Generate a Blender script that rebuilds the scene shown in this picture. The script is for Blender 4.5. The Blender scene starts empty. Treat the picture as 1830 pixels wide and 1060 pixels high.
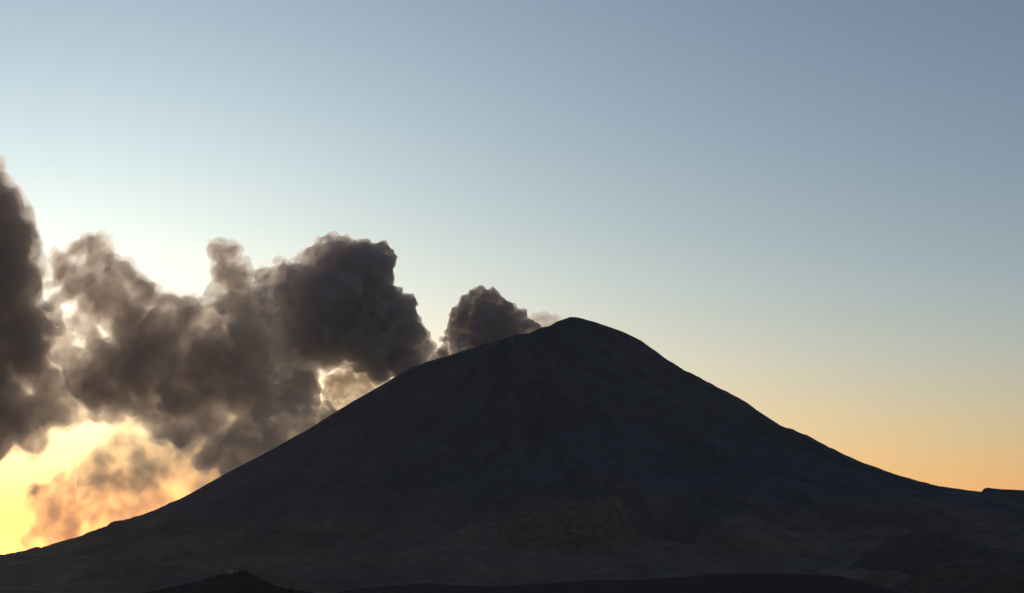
import bpy, bmesh, math, random
import numpy as np

R = math.radians
sc = bpy.context.scene
col = sc.collection

# ---------------------------------------------------------------- camera
FOV = 25.0
PITCH = 7.9
cam = bpy.data.objects.new('camera', bpy.data.cameras.new('camera'))
col.objects.link(cam)
cam.data.angle = R(FOV)
cam.data.clip_start = 1.0
cam.data.clip_end = 400000.0
cam.rotation_euler = (R(90 + PITCH), 0, 0)
sc.camera = cam

# ---------------------------------------------------------------- sky and sun
SUN_AZ, SUN_EL = -13.0, 4.0          # degrees, azimuth from +Y towards +X
w = bpy.data.worlds.new('World')
sc.world = w
w.use_nodes = True
nt = w.node_tree
sky = nt.nodes.new('ShaderNodeTexSky')
sky.sky_type = 'NISHITA'
sky.sun_disc = False
sky.sun_elevation = R(SUN_EL)
sky.sun_rotation = R(SUN_AZ)
sky.altitude = 4000
sky.air_density = 0.6
sky.dust_density = 5.0
sky.ozone_density = 1.0
# aerosol reddening towards the horizon: depends on elevation only
geo = nt.nodes.new('ShaderNodeTexCoord')
sep = nt.nodes.new('ShaderNodeSeparateXYZ')
nt.links.new(geo.outputs['Generated'], sep.inputs[0])
asn = nt.nodes.new('ShaderNodeMath'); asn.operation = 'ARCSINE'
nt.links.new(sep.outputs['Z'], asn.inputs[0])
mp = nt.nodes.new('ShaderNodeMapRange')
mp.inputs['From Min'].default_value = 0.0
mp.inputs['From Max'].default_value = R(40)
nt.links.new(asn.outputs[0], mp.inputs['Value'])
rmp = nt.nodes.new('ShaderNodeValToRGB')
TINT = [(0, (1.382, 0.472, 0.102)), (2.5, (1.382, 0.472, 0.102)), (3, (1.367, 0.549, 0.147)), (4, (1.324, 0.682, 0.256)), (5, (1.273, 0.778, 0.376)), (6.3, (1.205, 0.852, 0.52)), (8, (1.107, 0.865, 0.615)), (10, (1.025, 0.84, 0.643)), (12, (0.986, 0.817, 0.665)), (15, (0.942, 0.777, 0.661)), (18, (0.899, 0.744, 0.649)), (22, (0.864, 0.716, 0.632)), (28, (0.837, 0.69, 0.617)), (38, (0.824, 0.673, 0.608))]
while len(rmp.color_ramp.elements) < len(TINT):
    rmp.color_ramp.elements.new(1.0)
for e, (el, c) in zip(rmp.color_ramp.elements, TINT):
    e.position = el / 40.0
for e, (el, c) in zip(rmp.color_ramp.elements, TINT):
    e.color = (*c, 1)
nt.links.new(mp.outputs[0], rmp.inputs[0])
mul = nt.nodes.new('ShaderNodeMix'); mul.data_type = 'RGBA'; mul.blend_type = 'MULTIPLY'
mul.inputs['Factor'].default_value = 1.0
# wide pale aureole round the sun (fine ash and ice high in the air)
dotp = nt.nodes.new('ShaderNodeVectorMath'); dotp.operation = 'DOT_PRODUCT'
dotp.inputs[1].default_value = (math.sin(R(SUN_AZ)) * math.cos(R(SUN_EL)), math.cos(R(SUN_AZ)) * math.cos(R(SUN_EL)), math.sin(R(SUN_EL)))
nt.links.new(geo.outputs['Generated'], dotp.inputs[0])
acs = nt.nodes.new('ShaderNodeMath'); acs.operation = 'ARCCOSINE'; acs.use_clamp = False
nt.links.new(dotp.outputs['Value'], acs.inputs[0])
dcy = nt.nodes.new('ShaderNodeMath'); dcy.operation = 'MULTIPLY'; dcy.inputs[1].default_value = -1.0 / R(11)
nt.links.new(acs.outputs[0], dcy.inputs[0])
ex = nt.nodes.new('ShaderNodeMath'); ex.operation = 'EXPONENT'
nt.links.new(dcy.outputs[0], ex.inputs[0])
aur = nt.nodes.new('ShaderNodeVectorMath'); aur.operation = 'SCALE'; aur.inputs[0].default_value = (0.0, 4.4, 7.5)
nt.links.new(ex.outputs[0], aur.inputs['Scale'])
addn = nt.nodes.new('ShaderNodeVectorMath'); addn.operation = 'ADD'
nt.links.new(sky.outputs[0], addn.inputs[0]); nt.links.new(aur.outputs[0], addn.inputs[1])
nt.links.new(addn.outputs[0], mul.inputs[6])
nt.links.new(rmp.outputs[0], mul.inputs[7])
bg = nt.nodes['Background']
nt.links.new(mul.outputs[2], bg.inputs[0])
bg.inputs[1].default_value = 0.132

sun = bpy.data.objects.new('sun', bpy.data.lights.new('sun', 'SUN'))
col.objects.link(sun)
sun.data.energy = 2.2
sun.data.angle = R(0.6)
sun.data.color = (1.0, 0.80, 0.58)
sun.rotation_euler = (R(-(90 - SUN_EL)), 0, R(-SUN_AZ))     # light travels from the far sky towards the camera
sun.location = (-3000, 12000, 3000)

sc.view_settings.view_transform = 'Standard'
sc.view_settings.look = 'None'
sc.view_settings.exposure = 0.0
sc.view_settings.gamma = 1.0
cy = sc.cycles
cy.max_bounces = 12
cy.diffuse_bounces = 2
cy.glossy_bounces = 1
cy.volume_bounces = 8
cy.transparent_max_bounces = 128
cy.volume_step_rate = 1.0
cy.volume_max_steps = 256
cy.use_denoising = True

# ---------------------------------------------------------------- helpers
def _hash(ix, iy, seed):
    h = (ix.astype(np.int64) * 374761393 + iy.astype(np.int64) * 668265263 + seed * 1442695041) & 0xFFFFFFFF
    h = ((h ^ (h >> 13)) * 1274126177) & 0xFFFFFFFF
    return ((h ^ (h >> 16)) & 0xFFFFFF) / float(0xFFFFFF)

def vnoise(x, y, seed=0):
    x = np.asarray(x, float); y = np.asarray(y, float)
    ix = np.floor(x); iy = np.floor(y)
    fx = x - ix; fy = y - iy
    fx = fx * fx * fx * (fx * (fx * 6 - 15) + 10); fy = fy * fy * fy * (fy * (fy * 6 - 15) + 10)
    a = _hash(ix, iy, seed); b = _hash(ix + 1, iy, seed); c = _hash(ix, iy + 1, seed); d = _hash(ix + 1, iy + 1, seed)
    return (a + (b - a) * fx) * (1 - fy) + (c + (d - c) * fx) * fy - 0.5

def fbm(x, y, octaves=5, seed=0, gain=0.5):
    s = 0; a = 1.0; f = 1.0
    for k in range(octaves):
        s = s + a * vnoise(x * f + 13.7 * k, y * f - 7.3 * k, seed + k)
        a *= gain; f *= 2.03
    return s

def ridged(x, y, octaves=5, seed=0, gain=0.5):
    s = 0; a = 1.0; f = 1.0
    for k in range(octaves):
        s = s + a * (0.5 - 2 * np.abs(vnoise(x * f + 3.1 * k, y * f + 9.2 * k, seed + k)))
        a *= gain; f *= 2.07
    return s

FPX = 915.0 / math.tan(R(FOV / 2))
CP, SP = math.cos(R(PITCH)), math.sin(R(PITCH))

def at(px, py, depth):
    """world point on the photograph's sight line (px, py) at the distance depth along +Y"""
    dx, dz = (px - 915.0) / FPX, (530.0 - py) / FPX
    y, z = CP - dz * SP, SP + dz * CP
    return dx / y * depth, depth, z / y * depth

def proj(x, y, z):
    f = y * CP + z * SP
    u = z * CP - y * SP
    return 915.0 + FPX * x / f, 530.0 - FPX * u / f

def grid_mesh(name, X, Y, Z, wrap=False):
    n, m = X.shape
    me = bpy.data.meshes.new(name)
    v = np.stack([X, Y, Z], -1).reshape(-1, 3)
    i, j = np.meshgrid(np.arange(n - (0 if wrap else 1)), np.arange(m - 1), indexing='ij')
    i2 = (i + 1) % n
    q = np.stack([i * m + j, i2 * m + j, i2 * m + j + 1, i * m + j + 1], -1).reshape(-1, 4)
    me.vertices.add(len(v)); me.vertices.foreach_set('co', v.astype(np.float32).ravel())
    me.loops.add(q.size); me.loops.foreach_set('vertex_index', q.astype(np.int32).ravel())
    me.polygons.add(len(q)); me.polygons.foreach_set('loop_start', np.arange(0, q.size, 4, dtype=np.int32))
    me.polygons.foreach_set('use_smooth', np.ones(len(q), bool))
    me.update(calc_edges=True)
    me.validate()
    return me

def put(name, me, mat, label=None, cat=None, group=None, kind=None, parent=None):
    o = bpy.data.objects.new(name, me)
    col.objects.link(o)
    if mat: me.materials.clear(); me.materials.append(mat)
    o.parent = parent
    for k, v in (('label', label), ('category', cat), ('group', group), ('kind', kind)):
        if v: o[k] = v
    return o

# ---------------------------------------------------------------- the volcano
D = 11000.0                                   # distance of the crater axis
CX = 40.0                                     # crater axis, metres right of the line of sight
PROF_R = np.array([0, 30, 60, 90, 120, 150, 180, 210, 240, 270, 300, 330, 360, 390, 400, 445, 490, 535, 580, 625, 670, 715, 760, 805, 850, 895, 940, 985, 1030, 1075, 1120, 1165, 1210, 1255, 1300, 1345, 1390, 1435, 1480, 1525, 1570, 1615, 1660, 1700, 1790, 1880, 1970, 2060, 2150, 2240, 2330, 2420, 2510, 2600, 2690, 2780, 3000, 3500, 4300, 5200, 6500, 8500, 12000, 30000])
PROF_LEFT = np.array([1339.3, 1330.5, 1322.9, 1315.4, 1214.2, 1188.9, 1189.6, 1201.8, 1218.8, 1232.9, 1227.6, 1225.4, 1219.7, 1208.5, 1204.6, 1194.8, 1178.9, 1160.1, 1135.7, 1107, 1077.3, 1050, 1021.6, 995.1, 964.1, 936.4, 906.1, 875.7, 847.9, 823, 796, 767.4, 743.2, 715.3, 693.6, 668.4, 646.6, 617.9, 593.6, 563.5, 535.6, 511.2, 492.2, 458.2, 424.7, 381.9, 358.7, 332.3, 246, 256, 153.5, 172.8, 162.6, 154.7, 47.2, 105.1, 83.1, 131.5, 99.4, 20, -47, -150, -174.4, -300])
PROF_RIGHT = np.array([1339.3, 1348.4, 1357.8, 1373, 1378.3, 1382.2, 1404.4, 1413.6, 1425.5, 1424.7, 1417.7, 1408.2, 1400.9, 1388.9, 1386.2, 1369.1, 1352.5, 1330.7, 1307.2, 1272, 1235.6, 1197.6, 1171.4, 1141.7, 1117.9, 1101.1, 1074.6, 1052.3, 1025.4, 997.5, 961.7, 931.2, 900.6, 868, 843.1, 835.1, 819.7, 786.4, 763, 734.9, 715.2, 692.9, 676.7, 658.8, 626.7, 600.5, 574, 549.7, 544.9, 536.7, 531.7, 515.8, 536.1, 522, 520.4, 506.8, 483.4, 430, 350, 260, 157.6, 0, -48.8, -300])
FRONT_R = np.array([0, 150, 300, 500, 800, 1200, 1700, 2200, 2800, 3500, 4300, 5200, 6500, 8500, 12000, 30000.])
FRONT_Z = np.array([1330, 1325, 1275, 1180, 1015, 825, 630, 470, 320, 190, 95, 30, -60, -150, -260, -300.])

def smooth_interp(r, xs, ys):
    """monotone-ish cubic through the table (Catmull-Rom with finite differences)"""
    m = np.gradient(ys, xs)
    k = np.clip(np.searchsorted(xs, r) - 1, 0, len(xs) - 2)
    h = xs[k + 1] - xs[k]; t = np.clip((r - xs[k]) / h, 0, 1)
    return ((2*t**3 - 3*t**2 + 1) * ys[k] + (t**3 - 2*t**2 + t) * h * m[k] + (-2*t**3 + 3*t**2) * ys[k + 1] + (t**3 - t**2) * h * m[k + 1])

def volcano_height(r, th, L, RT):
    c, s = np.cos(th), np.sin(th)
    wr = np.clip(c, 0, 1) ** 2; wl = np.clip(-c, 0, 1) ** 2; wf = s ** 2
    z = wr * np.interp(r, PROF_R, RT) + wl * np.interp(r, PROF_R, L) + wf * smooth_interp(r, FRONT_R, FRONT_Z)
    x, y = r * c, r * s
    # gullies running down the flanks, warped so that they are not straight spokes
    grow = np.clip((r - 150) / 1400, 0, 1)
    wob = 0.55 * fbm(x / 900, y / 900, 3, 50) + 0.16 * fbm(x / 260, y / 260, 2, 60)
    a = th + wob * 0.55
    def spokes(f, rs, seed, g):
        """noise round the cone, joined up where the angle wraps"""
        t = a / (2 * math.pi) * f; b = np.mod(t, f)
        w_ = np.clip((b - (f - 1)), 0, 1)
        return ridged(b, r / rs, 3, seed, g) * (1 - w_) + ridged(b - f, r / rs, 3, seed, g) * w_
    side = 0.25 + 0.75 * s ** 2               # the two skyline flanks are the smoothest
    z = z + spokes(23, 1500, 7, .5) * 66 * grow * side + spokes(58, 900, 21, .5) * 32 * np.clip((r - 250) / 900, 0, 1) * side
    z = z + fbm(x / 420, y / 420, 5, 3) * (10 + 46 * np.clip((r - 900) / 2200, 0, 1)) * side
    z = z + ridged(x / 130, y / 130, 4, 31) * 9 * np.clip(r / 900, .15, 1) * side
    # stony bands on the right shoulder and lower down
    z = z + np.clip(fbm(x / 160, y / 160, 3, 81), .02, 1) * 26 * np.clip((r - 400) / 500, 0, 1) * np.clip(c, 0, 1) ** 6 * np.clip((1900 - r) / 600, 0, 1)
    # shaded ravine beside the end of the spur, and a shallow one further round
    z = z - 200 * np.exp(-((x - 480) / 165) ** 2 - ((y + 2650) / 520) ** 2) - 60 * np.exp(-((x + 900) / 260) ** 2 - ((y + 1900) / 600) ** 2)
    # crater bowl
    rb = np.hypot(x + 70, (y - 60))
    z = z - 130 * np.clip(1 - (rb / 190) ** 2, 0, 1)
    return z

def volcano_grid(L, RT, nt_=1100, nr=420):
    th = np.linspace(-math.pi, math.pi, nt_, endpoint=False)
    r = 6 * (np.exp(np.linspace(0, 1, nr) * math.log(9000 / 6 + 1)) - 1)
    r = np.where(np.arange(nr) / nr < 0, r, np.interp(np.linspace(0, 1, nr), [0, .06, .45, .8, 1], [0, 60, 1300, 3600, 9500]))
    TH, RR = np.meshgrid(th, r, indexing='ij')
    Z = volcano_height(RR, TH, L, RT)
    return CX + RR * np.cos(TH), D + RR * np.sin(TH), Z, RR, TH

# ---------------------------------------------------------------- materials
HAZE = 7.2e-6
def terrain_mat(name, c_hi, c_lo, z0, z1, scale, streak=1.0, bump=0.6, dark=(.03, .03, .032), chutes=None):
    """loose ash above, dry grass and soil below, broken up by noise at several sizes"""
    m = bpy.data.materials.new(name); m.use_nodes = True
    n, l = m.node_tree.nodes, m.node_tree.links
    b = n['Principled BSDF']; b.inputs['Roughness'].default_value = 1.0
    b.inputs['Specular IOR Level'].default_value = 0.15
    tc = n.new('ShaderNodeTexCoord')
    sp_ = n.new('ShaderNodeSeparateXYZ'); l.new(tc.outputs['Object'], sp_.inputs[0])
    n1 = n.new('ShaderNodeTexNoise'); n1.inputs['Scale'].default_value = scale; n1.inputs['Detail'].default_value = 8; n1.inputs['Roughness'].default_value = .62
    l.new(tc.outputs['Object'], n1.inputs['Vector'])
    n2 = n.new('ShaderNodeTexNoise'); n2.inputs['Scale'].default_value = scale * 7; n2.inputs['Detail'].default_value = 6; n2.inputs['Roughness'].default_value = .65
    l.new(tc.outputs['Object'], n2.inputs['Vector'])
    hgt = n.new('ShaderNodeMath'); hgt.operation = 'MULTIPLY_ADD'      # height + noise decides ash or grass
    l.new(n1.outputs['Fac'], hgt.inputs[0]); hgt.inputs[1].default_value = (z1 - z0) * 1.6; l.new(sp_.outputs['Z'], hgt.inputs[2])
    mr = n.new('ShaderNodeMapRange'); mr.interpolation_type = 'SMOOTHSTEP'
    mr.inputs['From Min'].default_value = z0 + (z1 - z0) * .8; mr.inputs['From Max'].default_value = z1 + (z1 - z0) * .8
    l.new(hgt.outputs[0], mr.inputs['Value'])
    mx = n.new('ShaderNodeMix'); mx.data_type = 'RGBA'
    mx.inputs[6].default_value = (*c_lo, 1); mx.inputs[7].default_value = (*c_hi, 1)
    l.new(mr.outputs[0], mx.inputs['Factor'])
    r2 = n.new('ShaderNodeMapRange'); r2.inputs['From Min'].default_value = .38; r2.inputs['From Max'].default_value = .62
    l.new(n2.outputs['Fac'], r2.inputs['Value'])
    mx2 = n.new('ShaderNodeMix'); mx2.data_type = 'RGBA'
    fm = n.new('ShaderNodeMath'); fm.operation = 'MULTIPLY'; l.new(r2.outputs[0], fm.inputs[0]); fm.inputs[1].default_value = .55 * streak
    l.new(fm.outputs[0], mx2.inputs['Factor']); l.new(mx.outputs[2], mx2.inputs[6]); mx2.inputs[7].default_value = (*dark, 1)
    last = mx2.outputs[2]
    if chutes:                                # ash chutes and rock ribs running straight down from the crater
        off = n.new('ShaderNodeVectorMath'); off.operation = 'SUBTRACT'; off.inputs[1].default_value = (CX, D, 0); l.new(tc.outputs['Object'], off.inputs[0])
        flat = n.new('ShaderNodeVectorMath'); flat.operation = 'MULTIPLY'; flat.inputs[1].default_value = (1, 1, 0); l.new(off.outputs[0], flat.inputs[0])
        nrm = n.new('ShaderNodeVectorMath'); nrm.operation = 'NORMALIZE'; l.new(flat.outputs[0], nrm.inputs[0])
        sc_ = n.new('ShaderNodeVectorMath'); sc_.operation = 'SCALE'; sc_.inputs['Scale'].default_value = 9; l.new(nrm.outputs[0], sc_.inputs[0])
        wv = n.new('ShaderNodeVectorMath'); wv.operation = 'MULTIPLY_ADD'; wv.inputs[1].default_value = (1 / 700., 1 / 700., 1 / 420.); l.new(off.outputs[0], wv.inputs[0]); l.new(sc_.outputs[0], wv.inputs[2])
        ns = n.new('ShaderNodeTexNoise'); ns.inputs['Scale'].default_value = 1.0; ns.inputs['Detail'].default_value = 5; ns.inputs['Roughness'].default_value = .6; ns.inputs['Distortion'].default_value = .5
        l.new(wv.outputs[0], ns.inputs['Vector'])
        cr = n.new('ShaderNodeMapRange'); cr.inputs['From Min'].default_value = .36; cr.inputs['From Max'].default_value = .64; l.new(ns.outputs['Fac'], cr.inputs['Value'])
        mx3 = n.new('ShaderNodeMix'); mx3.data_type = 'RGBA'; mx3.blend_type = 'MULTIPLY'; mx3.inputs['Factor'].default_value = 1.0
        tint = n.new('ShaderNodeMix'); tint.data_type = 'RGBA'; tint.inputs[6].default_value = (.76, .77, .80, 1); tint.inputs[7].default_value = (1.22, 1.21, 1.18, 1)
        l.new(cr.outputs[0], tint.inputs['Factor']); l.new(last, mx3.inputs[6]); l.new(tint.outputs[2], mx3.inputs[7]); last = mx3.outputs[2]
    l.new(last, b.inputs['Base Color'])
    bp = n.new('ShaderNodeBump'); bp.inputs['Strength'].default_value = bump; bp.inputs['Distance'].default_value = 12.0
    l.new(n2.outputs['Fac'], bp.inputs['Height']); l.new(bp.outputs[0], b.inputs['Normal'])
    return m

M_volcano = terrain_mat('volcanic_ash', (.094, .112, .146), (.225, .190, .140), 220, 540, 1 / 420., dark=(.06, .055, .052), chutes=True)
M_spur = terrain_mat('dry_grass_slope', (.215, .178, .130), (.205, .172, .128), 200, 400, 1 / 300., 1.3, dark=(.05, .045, .036))
M_dark = terrain_mat('wooded_dark_slope', (.072, .068, .066), (.060, .057, .055), 50, 200, 1 / 160., .9)
M_hump = terrain_mat('scrub_slope', (.122, .117, .113), (.105, .100, .094), 50, 200, 1 / 200., .9)
M_hill = terrain_mat('tussock_hill', (.20, .165, .125), (.15, .128, .10), 60, 160, 1 / 200., 1.1, dark=(.04, .036, .03))
M_rock = terrain_mat('dark_lava_rock', (.078, .074, .070), (.060, .057, .054), 20, 80, 1 / 60., 1.0)

# ---------------------------------------------------------------- ground, volcano
gx = np.concatenate([[-40000, -28000], np.linspace(-16000, 16000, 60), [28000, 40000]])
gy = np.concatenate([[-12000, -6000], np.linspace(-2000, 32000, 60), [45000, 60000]])
GX, GY = np.meshgrid(gx, gy, indexing='ij')
GZ = -340 + 40 * fbm(GX / 2600, GY / 2600, 4, 5)
GZ = np.where(np.hypot(GX, GY) < 900, -60 + 6 * fbm(GX / 300, GY / 300, 3, 9), GZ)
put('ground', grid_mesh('ground', GX, GY, GZ), M_dark, 'dark high plain spreading round the foot of the volcano', kind='structure')

VX, VY, VZ, _, _ = volcano_grid(PROF_LEFT, PROF_RIGHT)
put('volcano_terrain', grid_mesh('volcano_terrain', VX, VY, VZ, wrap=True), M_volcano,
    'huge dark ash cone of the smoking volcano filling the lower half', kind='structure')

# ---------------------------------------------------------------- ridges and foothills in front of the cone
def ridge(name, crest, depth, mat, label, front, back, rough=8.0, seed=1, n=420, m=90, slope=.42, skew=0.0):
    """a hill with its skyline along crest [(px, py, optional depth)], falling towards and away from the camera"""
    c = np.array([(*p, depth) if len(p) == 2 else p for p in crest], float)
    t = np.linspace(c[0, 0], c[-1, 0], n)
    zx = np.array([at(px, np.interp(px, c[:, 0], c[:, 1]), np.interp(px, c[:, 0], c[:, 2])) for px in t])
    v = np.concatenate([-np.linspace(1, 0, m // 2, endpoint=False) ** 1.5 * front, np.linspace(0, 1, m // 2) ** 1.5 * back])
    # away from the crest its outline softens out
    sig = np.array([0, 3, 9, 22, 50, 90]) * n / 420; k = np.arange(-n, n + 1)
    lev = [zx[:, 2]]
    for q in sig[1:]:
        g = np.exp(-.5 * (k / q) ** 2); g /= g.sum()
        lev.append(np.convolve(np.pad(zx[:, 2], n, mode='edge'), g, mode='valid'))
    lev = np.array(lev)
    u = np.clip(np.abs(v) / max(front, back) * 2.2, 0, 1) * (len(sig) - 1)
    u0 = np.clip(u.astype(int), 0, len(sig) - 2); uf = u - u0
    ZC = (lev[u0] * (1 - uf)[:, None] + lev[u0 + 1] * uf[:, None]).T
    X = np.repeat(zx[:, 0][:, None], len(v), 1)
    Y = zx[:, 1][:, None] + v[None]
    X = X + fbm(X / (rough * 30), Y / (rough * 30), 3, seed + 90) * np.abs(v)[None] * .5 + v[None] * skew
    lim = np.where(v < 0, front, back)[None]
    f = np.abs(v)[None] / lim
    drop = np.abs(v)[None] * slope * (1 - .3 * f) + 520 * np.clip(f - .55, 0, 1) ** 2
    amp = rough * np.clip(np.abs(v)[None] / (.18 * front), 0.06, 1)
    Z = ZC - drop
    Z = Z + amp * (ridged(X / (rough * 9), Y / (rough * 14), 5, seed) + 1.4 * fbm(X / (rough * 22), Y / (rough * 22), 4, seed + 40))
    return put(name, grid_mesh(name, X, Y, Z), mat, label, kind='structure')

ridge('far_ridge', [(1736, 905), (1748, 884), (1754, 879), (1758, 873.5), (1764, 871.5), (1776, 873), (1792, 874.5), (1830, 876), (1900, 880), (2050, 892), (2300, 925), (2700, 990)],
      9300, M_volcano, 'flat-topped far ridge joining the foot of the volcano with a small step', 1500, 1500, 6, 11, slope=.30)
ridge('brown_spur', [(380, 1105), (470, 1068), (560, 1034), (640, 1006), (740, 976), (820, 950), (900, 926), (980, 906), (1050, 894), (1096, 886), (1114, 890), (1121, 918), (1128, 942), (1150, 954),
                     (1200, 966), (1260, 981), (1340, 992), (1450, 997), (1560, 996), (1650, 1002), (1800, 1030), (1950, 1080)],
      7900, M_spur, 'long brownish spur below the cone, ending in a short cliff', 1700, 1100, 16, 23, slope=.26)
ridge('dark_hump', [(1440, 1075), (1500, 1030), (1545, 992), (1590, 964), (1630, 950), (1660, 947), (1700, 954), (1750, 971), (1800, 985), (1880, 1003), (2050, 1040), (2200, 1085)],
      6900, M_hump, 'low dark hump at the foot of the far ridge', 900, 700, 12, 37, slope=.30)
ridge('tussock_hill', [(1480, 1088), (1560, 1061), (1620, 1036), (1680, 1008), (1720, 996), (1770, 998), (1830, 1012), (1900, 1030), (2050, 1075), (2150, 1110)],
      5200, M_hill, 'grassy brown hill in front of the low dark hump', 900, 600, 9, 41, slope=.30)
ridge('dark_foothill', [(430, 1100), (560, 1066), (640, 1052), (760, 1043), (880, 1049), (960, 1044), (1060, 1037), (1150, 1036), (1280, 1026), (1400, 1025), (1500, 1030), (1580, 1050), (1700, 1085), (1800, 1110)],
      4300, M_dark, 'nearly black foothill below the brown spur along the bottom edge', 1100, 700, 9, 53, slope=.25)
ridge('rocky_knoll', [(60, 1110), (150, 1082), (240, 1062), (310, 1049), (350, 1040), (372, 1034), (395, 1029), (415, 1024), (440, 1021), (452, 1027), (470, 1036), (492, 1046), (520, 1054), (548, 1056), (600, 1070), (700, 1105)],
      2900, M_rock, 'small dark rocky knoll in front of the left flank', 500, 400, 4.5, 67, slope=.35)

# boulders on the knoll: one pale, the others dark
def boulder(px, py, depth, size, seed, mat, label, squash=.7):
    rnd = random.Random(seed)
    bm = bmesh.new()
    bmesh.ops.create_icosphere(bm, subdivisions=3, radius=1.0)
    ph = [rnd.uniform(0, 6.28) for _ in range(6)]
    for v in bm.verts:
        p = v.co
        k = 1 + .22 * math.sin(2.3 * p.x + ph[0]) * math.cos(2.9 * p.y + ph[1]) + .16 * math.sin(4.1 * p.z + ph[2] + 1.7 * p.x) + .09 * math.sin(7 * p.y + ph[3]) * math.sin(6 * p.x + ph[4])
        v.co = (p.x * k * size, p.y * k * size * .8, p.z * k * size * squash)
    me = bpy.data.meshes.new('boulder'); bm.to_mesh(me); bm.free()
    o = put('boulder', me, mat, label, 'boulder', 'boulders on the knoll')
    o.location = at(px, py, depth); o.rotation_euler = (0, 0, rnd.uniform(0, 3))
    return o

M_pale = terrain_mat('pale_rock', (.55, .55, .55), (.5, .5, .5), 0, 40, 1 / 8., .2)
boulder(412, 1022.0, 2890, 4.6, 5, M_pale, 'small pale boulder on the crest of the rocky knoll', .55)
boulder(434, 1023, 2890, 6.0, 8, M_rock, 'widest dark boulder, just beside the pale one on the knoll', .6)
boulder(394, 1031, 2890, 5.0, 13, M_rock, 'dark boulder on the knoll, down the slope from the pale one', .6)
boulder(520, 1055, 2880, 4.4, 17, M_rock, 'dark boulder low on the far shoulder of the knoll, at the bottom edge', .8)

# ---------------------------------------------------------------- smoke
def smoke_mat(name, density, color, aniso, nscale, lo, hi, floor, step, skin=.02, detail=4.0, thin=None):
    m = bpy.data.materials.new(name); m.use_nodes = True
    n, l = m.node_tree.nodes, m.node_tree.links
    n.remove(n['Principled BSDF'])
    out = n['Material Output']
    pv = n.new('ShaderNodeVolumePrincipled')
    pv.inputs['Color'].default_value = (*color, 1)
    pv.inputs['Anisotropy'].default_value = aniso
    pv.inputs['Absorption Color'].default_value = (0, 0, 0, 1)
    tc = n.new('ShaderNodeTexCoord')
    nz = n.new('ShaderNodeTexNoise'); nz.inputs['Scale'].default_value = nscale; nz.inputs['Detail'].default_value = detail; nz.inputs['Roughness'].default_value = .68
    nz.inputs['Distortion'].default_value = .4
    l.new(tc.outputs['Object'], nz.inputs['Vector'])
    mr = n.new('ShaderNodeMapRange'); mr.interpolation_type = 'SMOOTHSTEP'
    mr.inputs['From Min'].default_value = lo; mr.inputs['From Max'].default_value = hi
    mr.inputs['To Min'].default_value = density * floor; mr.inputs['To Max'].default_value = density
    l.new(nz.outputs['Fac'], mr.inputs['Value'])
    den = mr.outputs[0]
    if thin:                                  # the ash disperses down wind: thinner the farther it has drifted (towards -X)
        sx = n.new('ShaderNodeSeparateXYZ'); l.new(tc.outputs['Object'], sx.inputs[0])
        gr = n.new('ShaderNodeMapRange'); gr.interpolation_type = 'SMOOTHSTEP'
        gr.inputs['From Min'].default_value = thin[0]; gr.inputs['From Max'].default_value = thin[1]; gr.inputs['To Min'].default_value = thin[2]; gr.inputs['To Max'].default_value = 1.0
        l.new(sx.outputs['X'], gr.inputs['Value'])
        mm = n.new('ShaderNodeMath'); mm.operation = 'MULTIPLY'; l.new(den, mm.inputs[0]); l.new(gr.outputs[0], mm.inputs[1]); den = mm.outputs[0]
    l.new(den, pv.inputs['Density'])
    l.new(pv.outputs[0], out.inputs['Volume'])
    # a trace of ash scattering right at the boundary of the billows
    if skin > 0:
        tr = n.new('ShaderNodeBsdfTransparent'); df = n.new('ShaderNodeBsdfDiffuse'); df.inputs['Color'].default_value = (*color, 1)
        ms = n.new('ShaderNodeMixShader'); ms.inputs[0].default_value = skin
        l.new(tr.outputs[0], ms.inputs[1]); l.new(df.outputs[0], ms.inputs[2]); l.new(ms.outputs[0], out.inputs['Surface'])
    m.cycles.volume_step_rate = step
    return m

ICO = {}
def ico(sub):
    if sub not in ICO:
        bm = bmesh.new(); bmesh.ops.create_icosphere(bm, subdivisions=sub, radius=1.0)
        bm.verts.ensure_lookup_table()
        ICO[sub] = (np.array([v.co[:] for v in bm.verts]), np.array([[v.index for v in f.verts] for f in bm.faces]))
        bm.free()
    return ICO[sub]

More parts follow.
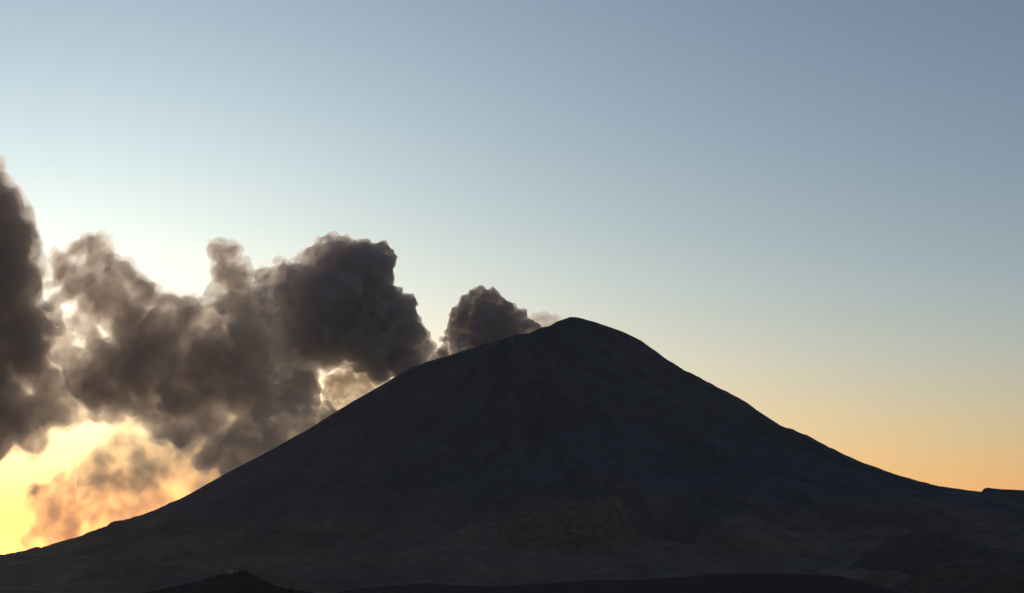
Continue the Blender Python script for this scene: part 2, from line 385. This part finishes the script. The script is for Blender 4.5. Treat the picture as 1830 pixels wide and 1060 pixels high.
def billow_mesh(name, blobs, base, drift, seed, voxel, kids, kid_r, warp, spread, grow):
    """billows: blobs [(px, py, radius px, optional extra depth m)] sprout smaller billows, all fused into one skin"""
    rnd = np.random.default_rng(seed)
    sph = []
    for b in blobs:
        px, py, r = b[:3]
        dep = D + base + (790 - px) * drift + (b[3] if len(b) > 3 else 0) + rnd.normal() * r * spread
        c = np.array(at(px, py, dep)); rm = r * dep / FPX * grow
        sph.append((c, rm * .93))
        for _ in range(kids[0]):
            d = rnd.normal(size=3); d /= np.linalg.norm(d)
            r1 = rm * rnd.uniform(*kid_r); c1 = c + d * (rm * 1.04 - r1 * .75)
            sph.append((c1, r1))
            for _ in range(kids[1]):
                e = rnd.normal(size=3) + d * .8; e /= np.linalg.norm(e)
                r2 = r1 * rnd.uniform(.3, .5)
                if r2 > voxel * 1.3:
                    sph.append((c1 + e * (r1 - r2 * .45), r2))
    V, F, o = [], [], 0
    for c, r in sph:
        v, f = ico(3 if r > 90 else 2)
        V.append(v * r + c); F.append(f + o); o += len(v)
    V = np.concatenate(V); F = np.concatenate(F)
    org = np.array(at(blobs[0][0], blobs[0][1], D + base))
    V -= org
    me = bpy.data.meshes.new(name)
    me.from_pydata(V.tolist(), [], F.tolist())
    o = bpy.data.objects.new(name, me); col.objects.link(o)
    md = o.modifiers.new('fuse', 'REMESH'); md.mode = 'VOXEL'; md.voxel_size = voxel; md.use_smooth_shade = True
    dg = bpy.context.evaluated_depsgraph_get()
    fused = bpy.data.meshes.new_from_object(o.evaluated_get(dg))
    bpy.data.objects.remove(o); bpy.data.meshes.remove(me)
    # turbulent warp of the whole skin
    k = len(fused.vertices); P = np.empty(k * 3, np.float32); fused.vertices.foreach_get('co', P); P = P.reshape(-1, 3).astype(float)
    a, s = warp
    Q = P.copy()
    for q, (amp, sz) in enumerate(((a, s * 2.2), (a * .45, s * .8), (a * .2, s * .32))):
        if amp < .4: continue
        q *= 9
        Q[:, 0] += amp * (vnoise(P[:, 2] / sz + P[:, 1] / sz * .6, P[:, 0] / sz - P[:, 1] / sz * .5, seed + 1 + q) * 1.6)
        Q[:, 2] += amp * (vnoise(P[:, 0] / sz + P[:, 1] / sz * .7, P[:, 2] / sz + P[:, 1] / sz * .4, seed + 2 + q) * 1.6)
        Q[:, 1] += amp * (vnoise(P[:, 0] / sz - P[:, 2] / sz * .7, P[:, 1] / sz, seed + 3 + q) * 1.6)
    fused.vertices.foreach_set('co', Q.astype(np.float32).ravel()); fused.update()
    fused.name = name
    return fused, org

def smoke(name, blobs, base, drift, mat, label, seed, voxel, kids=(13, 7), kid_r=(.28, .52), warp=(26., 80.), spread=.35, cat='smoke plume', fringe=None, core=None):
    """a body of smoke; fringe = thin outer part feathering into the air, core = its thick heart: (material, growth, optional blobs)"""
    me, org = billow_mesh(name, blobs, base, drift, seed, voxel, kids, kid_r, warp, spread, 1.0)
    o = put(name, me, mat, label, cat)
    o.location = org
    for pname, spec, k in (('fringe', fringe, 1.5), ('core', core, 1.3)):
        if spec:
            bl = spec[2] if len(spec) > 2 else blobs
            m2, org2 = billow_mesh(pname, bl, base, drift, seed, voxel * k, (9, 3), kid_r, (warp[0] * (1.3 if pname == 'fringe' else 1.0), warp[1]), spread, spec[1])
            p = put(pname, m2, spec[0], parent=o)
            p.location = org2 - org
    return o

M_plume = smoke_mat('ash_smoke_dense', .105, (.91, .90, .89), .42, 1 / 46., .33, .64, .18, .16, thin=(-500, 330, .19), detail=7)
M_drift = smoke_mat('ash_smoke_drifting', .013, (.88, .855, .83), .5, 1 / 110., .34, .64, .15, .2, detail=6)
M_drift_core = smoke_mat('ash_smoke_drifting_core', .019, (.89, .865, .84), .5, 1 / 150., .30, .62, .25, .2, skin=0)
M_column = smoke_mat('ash_smoke_thick', .014, (.86, .84, .82), .45, 1 / 110., .34, .62, .20, .2, detail=6)
M_column_core = smoke_mat('ash_smoke_thick_core', .020, (.86, .84, .82), .45, 1 / 150., .30, .62, .30, .2, skin=0)
M_fringe = smoke_mat('ash_smoke_fringe', .0055, (.88, .85, .82), .55, 1 / 80., .42, .66, .0, .2, skin=0, detail=6)
M_puff = smoke_mat('ash_smoke_fresh', .120, (.89, .885, .88), .4, 1 / 28., .33, .62, .20, .2)
M_veil = smoke_mat('ash_haze_thin', .0100, (.52, .56, .55), .45, 1 / 210., .34, .68, .22, .25, skin=.004)
M_veil_fringe = smoke_mat('ash_haze_fringe', .0060, (.52, .56, .55), .5, 1 / 110., .38, .66, .0, .25, skin=0)

smoke('ash_plume', [(640, 500, 72), (644, 468, 34), (590, 472, 46), (612, 446, 20), (563, 455, 24), (682, 545, 44), (714, 578, 36), (742, 604, 27), (768, 621, 16), (788, 630, 10), (640, 445, 16), (652, 446, 17), (585, 445, 16),
    (660, 575, 66), (600, 550, 80), (540, 535, 76), (500, 505, 40), (470, 492, 20), (496, 466, 14), (440, 492, 20), (396, 457, 24), (414, 450, 17), (424, 500, 32), (418, 540, 36), (380, 452, 19),
    (450, 580, 50), (505, 605, 70), (540, 640, 36), (525, 700, 46), (500, 680, 60), (520, 745, 44), (484, 745, 44), (604, 612, 34), (400, 484, 30), (394, 522, 28), (432, 482, 24), (450, 540, 40), (560, 600, 60),
    (560, 500, 50), (655, 620, 34), (690, 650, 28), (678, 664, 20), (652, 648, 20), (640, 640, 16), (718, 636, 32), (690, 615, 42), (750, 630, 20), (735, 645, 20), (775, 634, 12), (800, 634, 8), (705, 560, 40), (760, 652, 18), (790, 648, 14), (722, 668, 24), (556, 765, 34), (505, 790, 40), (590, 742, 22), (545, 715, 30), (678, 500, 24), (694, 526, 26), (712, 552, 22)], 50, .75, M_plume,
    'dark billowing ash plume leaning over the upper flank of the volcano', 3, 6.5,
    fringe=(M_fringe, 1.12, [(500, 505, 40), (440, 492, 24), (400, 470, 30), (418, 540, 40), (450, 590, 56), (505, 640, 70), (500, 720, 64), (470, 790, 46), (560, 470, 30), (430, 660, 60), (600, 650, 40), (640, 660, 30), (560, 740, 44)]),
    core=(M_drift_core, 1.0, [(396, 457, 22), (414, 450, 15), (380, 452, 18), (424, 500, 28), (400, 484, 26), (418, 540, 32), (470, 492, 16), (450, 560, 36)]))
smoke('drifting_ash_cloud', [(170, 440, 28), (150, 424, 14), (195, 452, 26), (118, 482, 26), (212, 490, 38), (250, 520, 38), (175, 515, 38), (145, 505, 32), (302, 546, 34), (336, 546, 28), (366, 572, 32),
    (290, 600, 56), (235, 575, 46), (350, 635, 58), (265, 660, 66), (330, 710, 60), (222, 705, 46), (270, 735, 42), (150, 680, 48), (85, 690, 46), (62, 740, 50), (20, 765, 44),
    (110, 735, 36), (125, 640, 32), (385, 755, 38), (342, 742, 28), (165, 742, 24), (-40, 740, 60), (180, 470, 38), (112, 462, 20), (122, 522, 28), (152, 550, 32), (112, 492, 28), (180, 556, 28), (215, 540, 40),
    (320, 580, 46), (140, 445, 22), (150, 592, 22), (96, 566, 14), (100, 530, 17), (86, 505, 13), (88, 548, 16), (95, 592, 24), (130, 577, 22), (165, 600, 20), (168, 625, 30), (110, 612, 28), (390, 620, 50), (300, 660, 60), (200, 650, 50), (60, 660, 44), (330, 770, 34), (180, 700, 50), (240, 620, 46), (395, 690, 56),
    (290, 770, 30), (10, 720, 50), (205, 745, 28), (430, 650, 60), (440, 720, 56), (440, 780, 40), (400, 790, 34), (-20, 790, 50), (60, 785, 34), (420, 600, 40), (455, 822, 34), (415, 830, 30), (375, 815, 28), (470, 790, 36)], 150, .75, M_drift,
    'brownish drifting ash cloud between the tall column and the leaning plume', 9, 8.0, spread=.5, warp=(34., 80.), fringe=(M_fringe, 1.24), core=(M_drift_core, .84))
smoke('ash_column', [(-12, 372, 60), (0, 440, 70), (28, 425, 42), (18, 500, 66), (18, 570, 70), (38, 618, 52), (-70, 480, 100), (-50, 640, 84), (-90, 350, 90), (-55, 300, 58), (-130, 240, 90), (-130, 600, 110), (-100, 740, 80)],
    150, .75, M_column, 'tall dark ash column cut off by the picture edge', 14, 9.0, spread=.5, fringe=(M_fringe, 1.14), core=(M_column_core, .86))
smoke('ash_puff', [(862, 536, 21), (846, 546, 18), (884, 534, 13), (896, 546, 16), (906, 566, 25), (870, 570, 36), (830, 572, 25), (814, 594, 18), (832, 606, 20), (926, 570, 18), (942, 582, 15), (870, 602, 36),
    (800, 606, 10), (910, 596, 26), (788, 604, 6), (955, 588, 13), (935, 598, 14), (812, 612, 14), (840, 616, 14), (890, 612, 20), (798, 622, 9), (790, 630, 9), (812, 630, 12), (826, 634, 16), (848, 630, 14), (819, 562, 17), (814, 580, 16), (850, 530, 14), (835, 547, 18), (880, 526, 12)], 40, .2, M_puff,
    'small dark grey ash puff rising out of the crater', 21, 4.0, warp=(8., 34.), spread=.3)
smoke('summit_wisp', [(958, 574, 16), (974, 569, 13), (990, 569, 10), (950, 582, 16), (1004, 572, 8), (966, 566, 8), (998, 568, 7), (975, 580, 15), (990, 576, 12), (960, 586, 16)], 60, 0, smoke_mat('ash_wisp', .030, (.90, .89, .88), .4, 1 / 30., .34, .62, .15, .25, skin=.01),
    'thin pale wisp of smoke beside the summit peak', 25, 4.0, kids=(8, 3), warp=(8., 30.))
smoke('golden_haze', [(92, 890, 30), (118, 868, 30), (180, 858, 44), (240, 850, 48), (300, 846, 46), (345, 828, 40), (250, 898, 34), (112, 930, 34), (400, 806, 38), (300, 792, 42), (232, 792, 36), (350, 780, 30),
    (84, 938, 24), (54, 878, 15), (66, 905, 18), (150, 900, 34), (330, 870, 34), (200, 820, 34), (400, 840, 26), (440, 815, 26), (200, 900, 30), (280, 880, 40), (370, 845, 36), (300, 900, 26), (430, 830, 34), (470, 810, 30), (400, 860, 34), (340, 880, 36), (240, 920, 34), (280, 840, 44), (104, 966, 24), (140, 958, 26), (185, 940, 28), (232, 930, 28), (60, 960, 18)],
    500, .75, M_veil, 'thin sunlit haze glowing gold under the drifting ash cloud', 31, 11.0, kids=(9, 3), warp=(40., 120.), spread=.5, fringe=(M_veil_fringe, 1.3))
smoke('sunlit_wisp', [(606, 690, 30), (632, 676, 26), (655, 672, 24), (596, 715, 16), (640, 700, 20), (670, 684, 14), (660, 674, 26), (682, 680, 16), (640, 664, 20), (690, 690, 18), (660, 700, 20), (620, 725, 20), (600, 740, 16)], 160, .5, smoke_mat('ash_wisp_sunlit', .036, (.86, .80, .70), .5, 1 / 60., .34, .62, .10, .25, skin=.006),
    'pale sunlit wisp in the gap between plume and slope', 35, 7.0, kids=(9, 3), warp=(14., 50.), spread=.4)
smoke('dust_veil', [(700, 668, 26), (740, 650, 20), (778, 641, 14), (676, 684, 18), (720, 658, 18), (760, 644, 14), (800, 636, 13), (825, 629, 12), (850, 622, 10), (880, 612, 12), (910, 606, 10)], -330, .2,
    smoke_mat('ash_dust', .0060, (.70, .68, .68), .3, 1 / 60., .34, .62, .15, .25, skin=.004),
    'dim veil of dust spilling over the crater lip onto the slope', 39, 6.0, kids=(9, 3), warp=(14., 50.), spread=.3)

# ---------------------------------------------------------------- the air between the camera and the volcano
bm = bmesh.new(); bmesh.ops.create_cube(bm, size=1.0)
for v in bm.verts:
    v.co = (v.co.x * 80200, 24000 + v.co.y * 72200, 1000 + v.co.z * 2900)
hz = bpy.data.meshes.new('haze'); bm.to_mesh(hz); bm.free()
mh = bpy.data.materials.new('haze_air'); mh.use_nodes = True
mh.node_tree.nodes.remove(mh.node_tree.nodes['Principled BSDF'])
ph = mh.node_tree.nodes.new('ShaderNodeVolumePrincipled')
ph.inputs['Color'].default_value = (.95, .95, 1, 1); ph.inputs['Density'].default_value = HAZE; ph.inputs['Anisotropy'].default_value = .2
mh.node_tree.links.new(ph.outputs[0], mh.node_tree.nodes['Material Output'].inputs['Volume'])
put('haze', hz, mh, 'thin bluish air between the foothills and the volcano', kind='stuff')
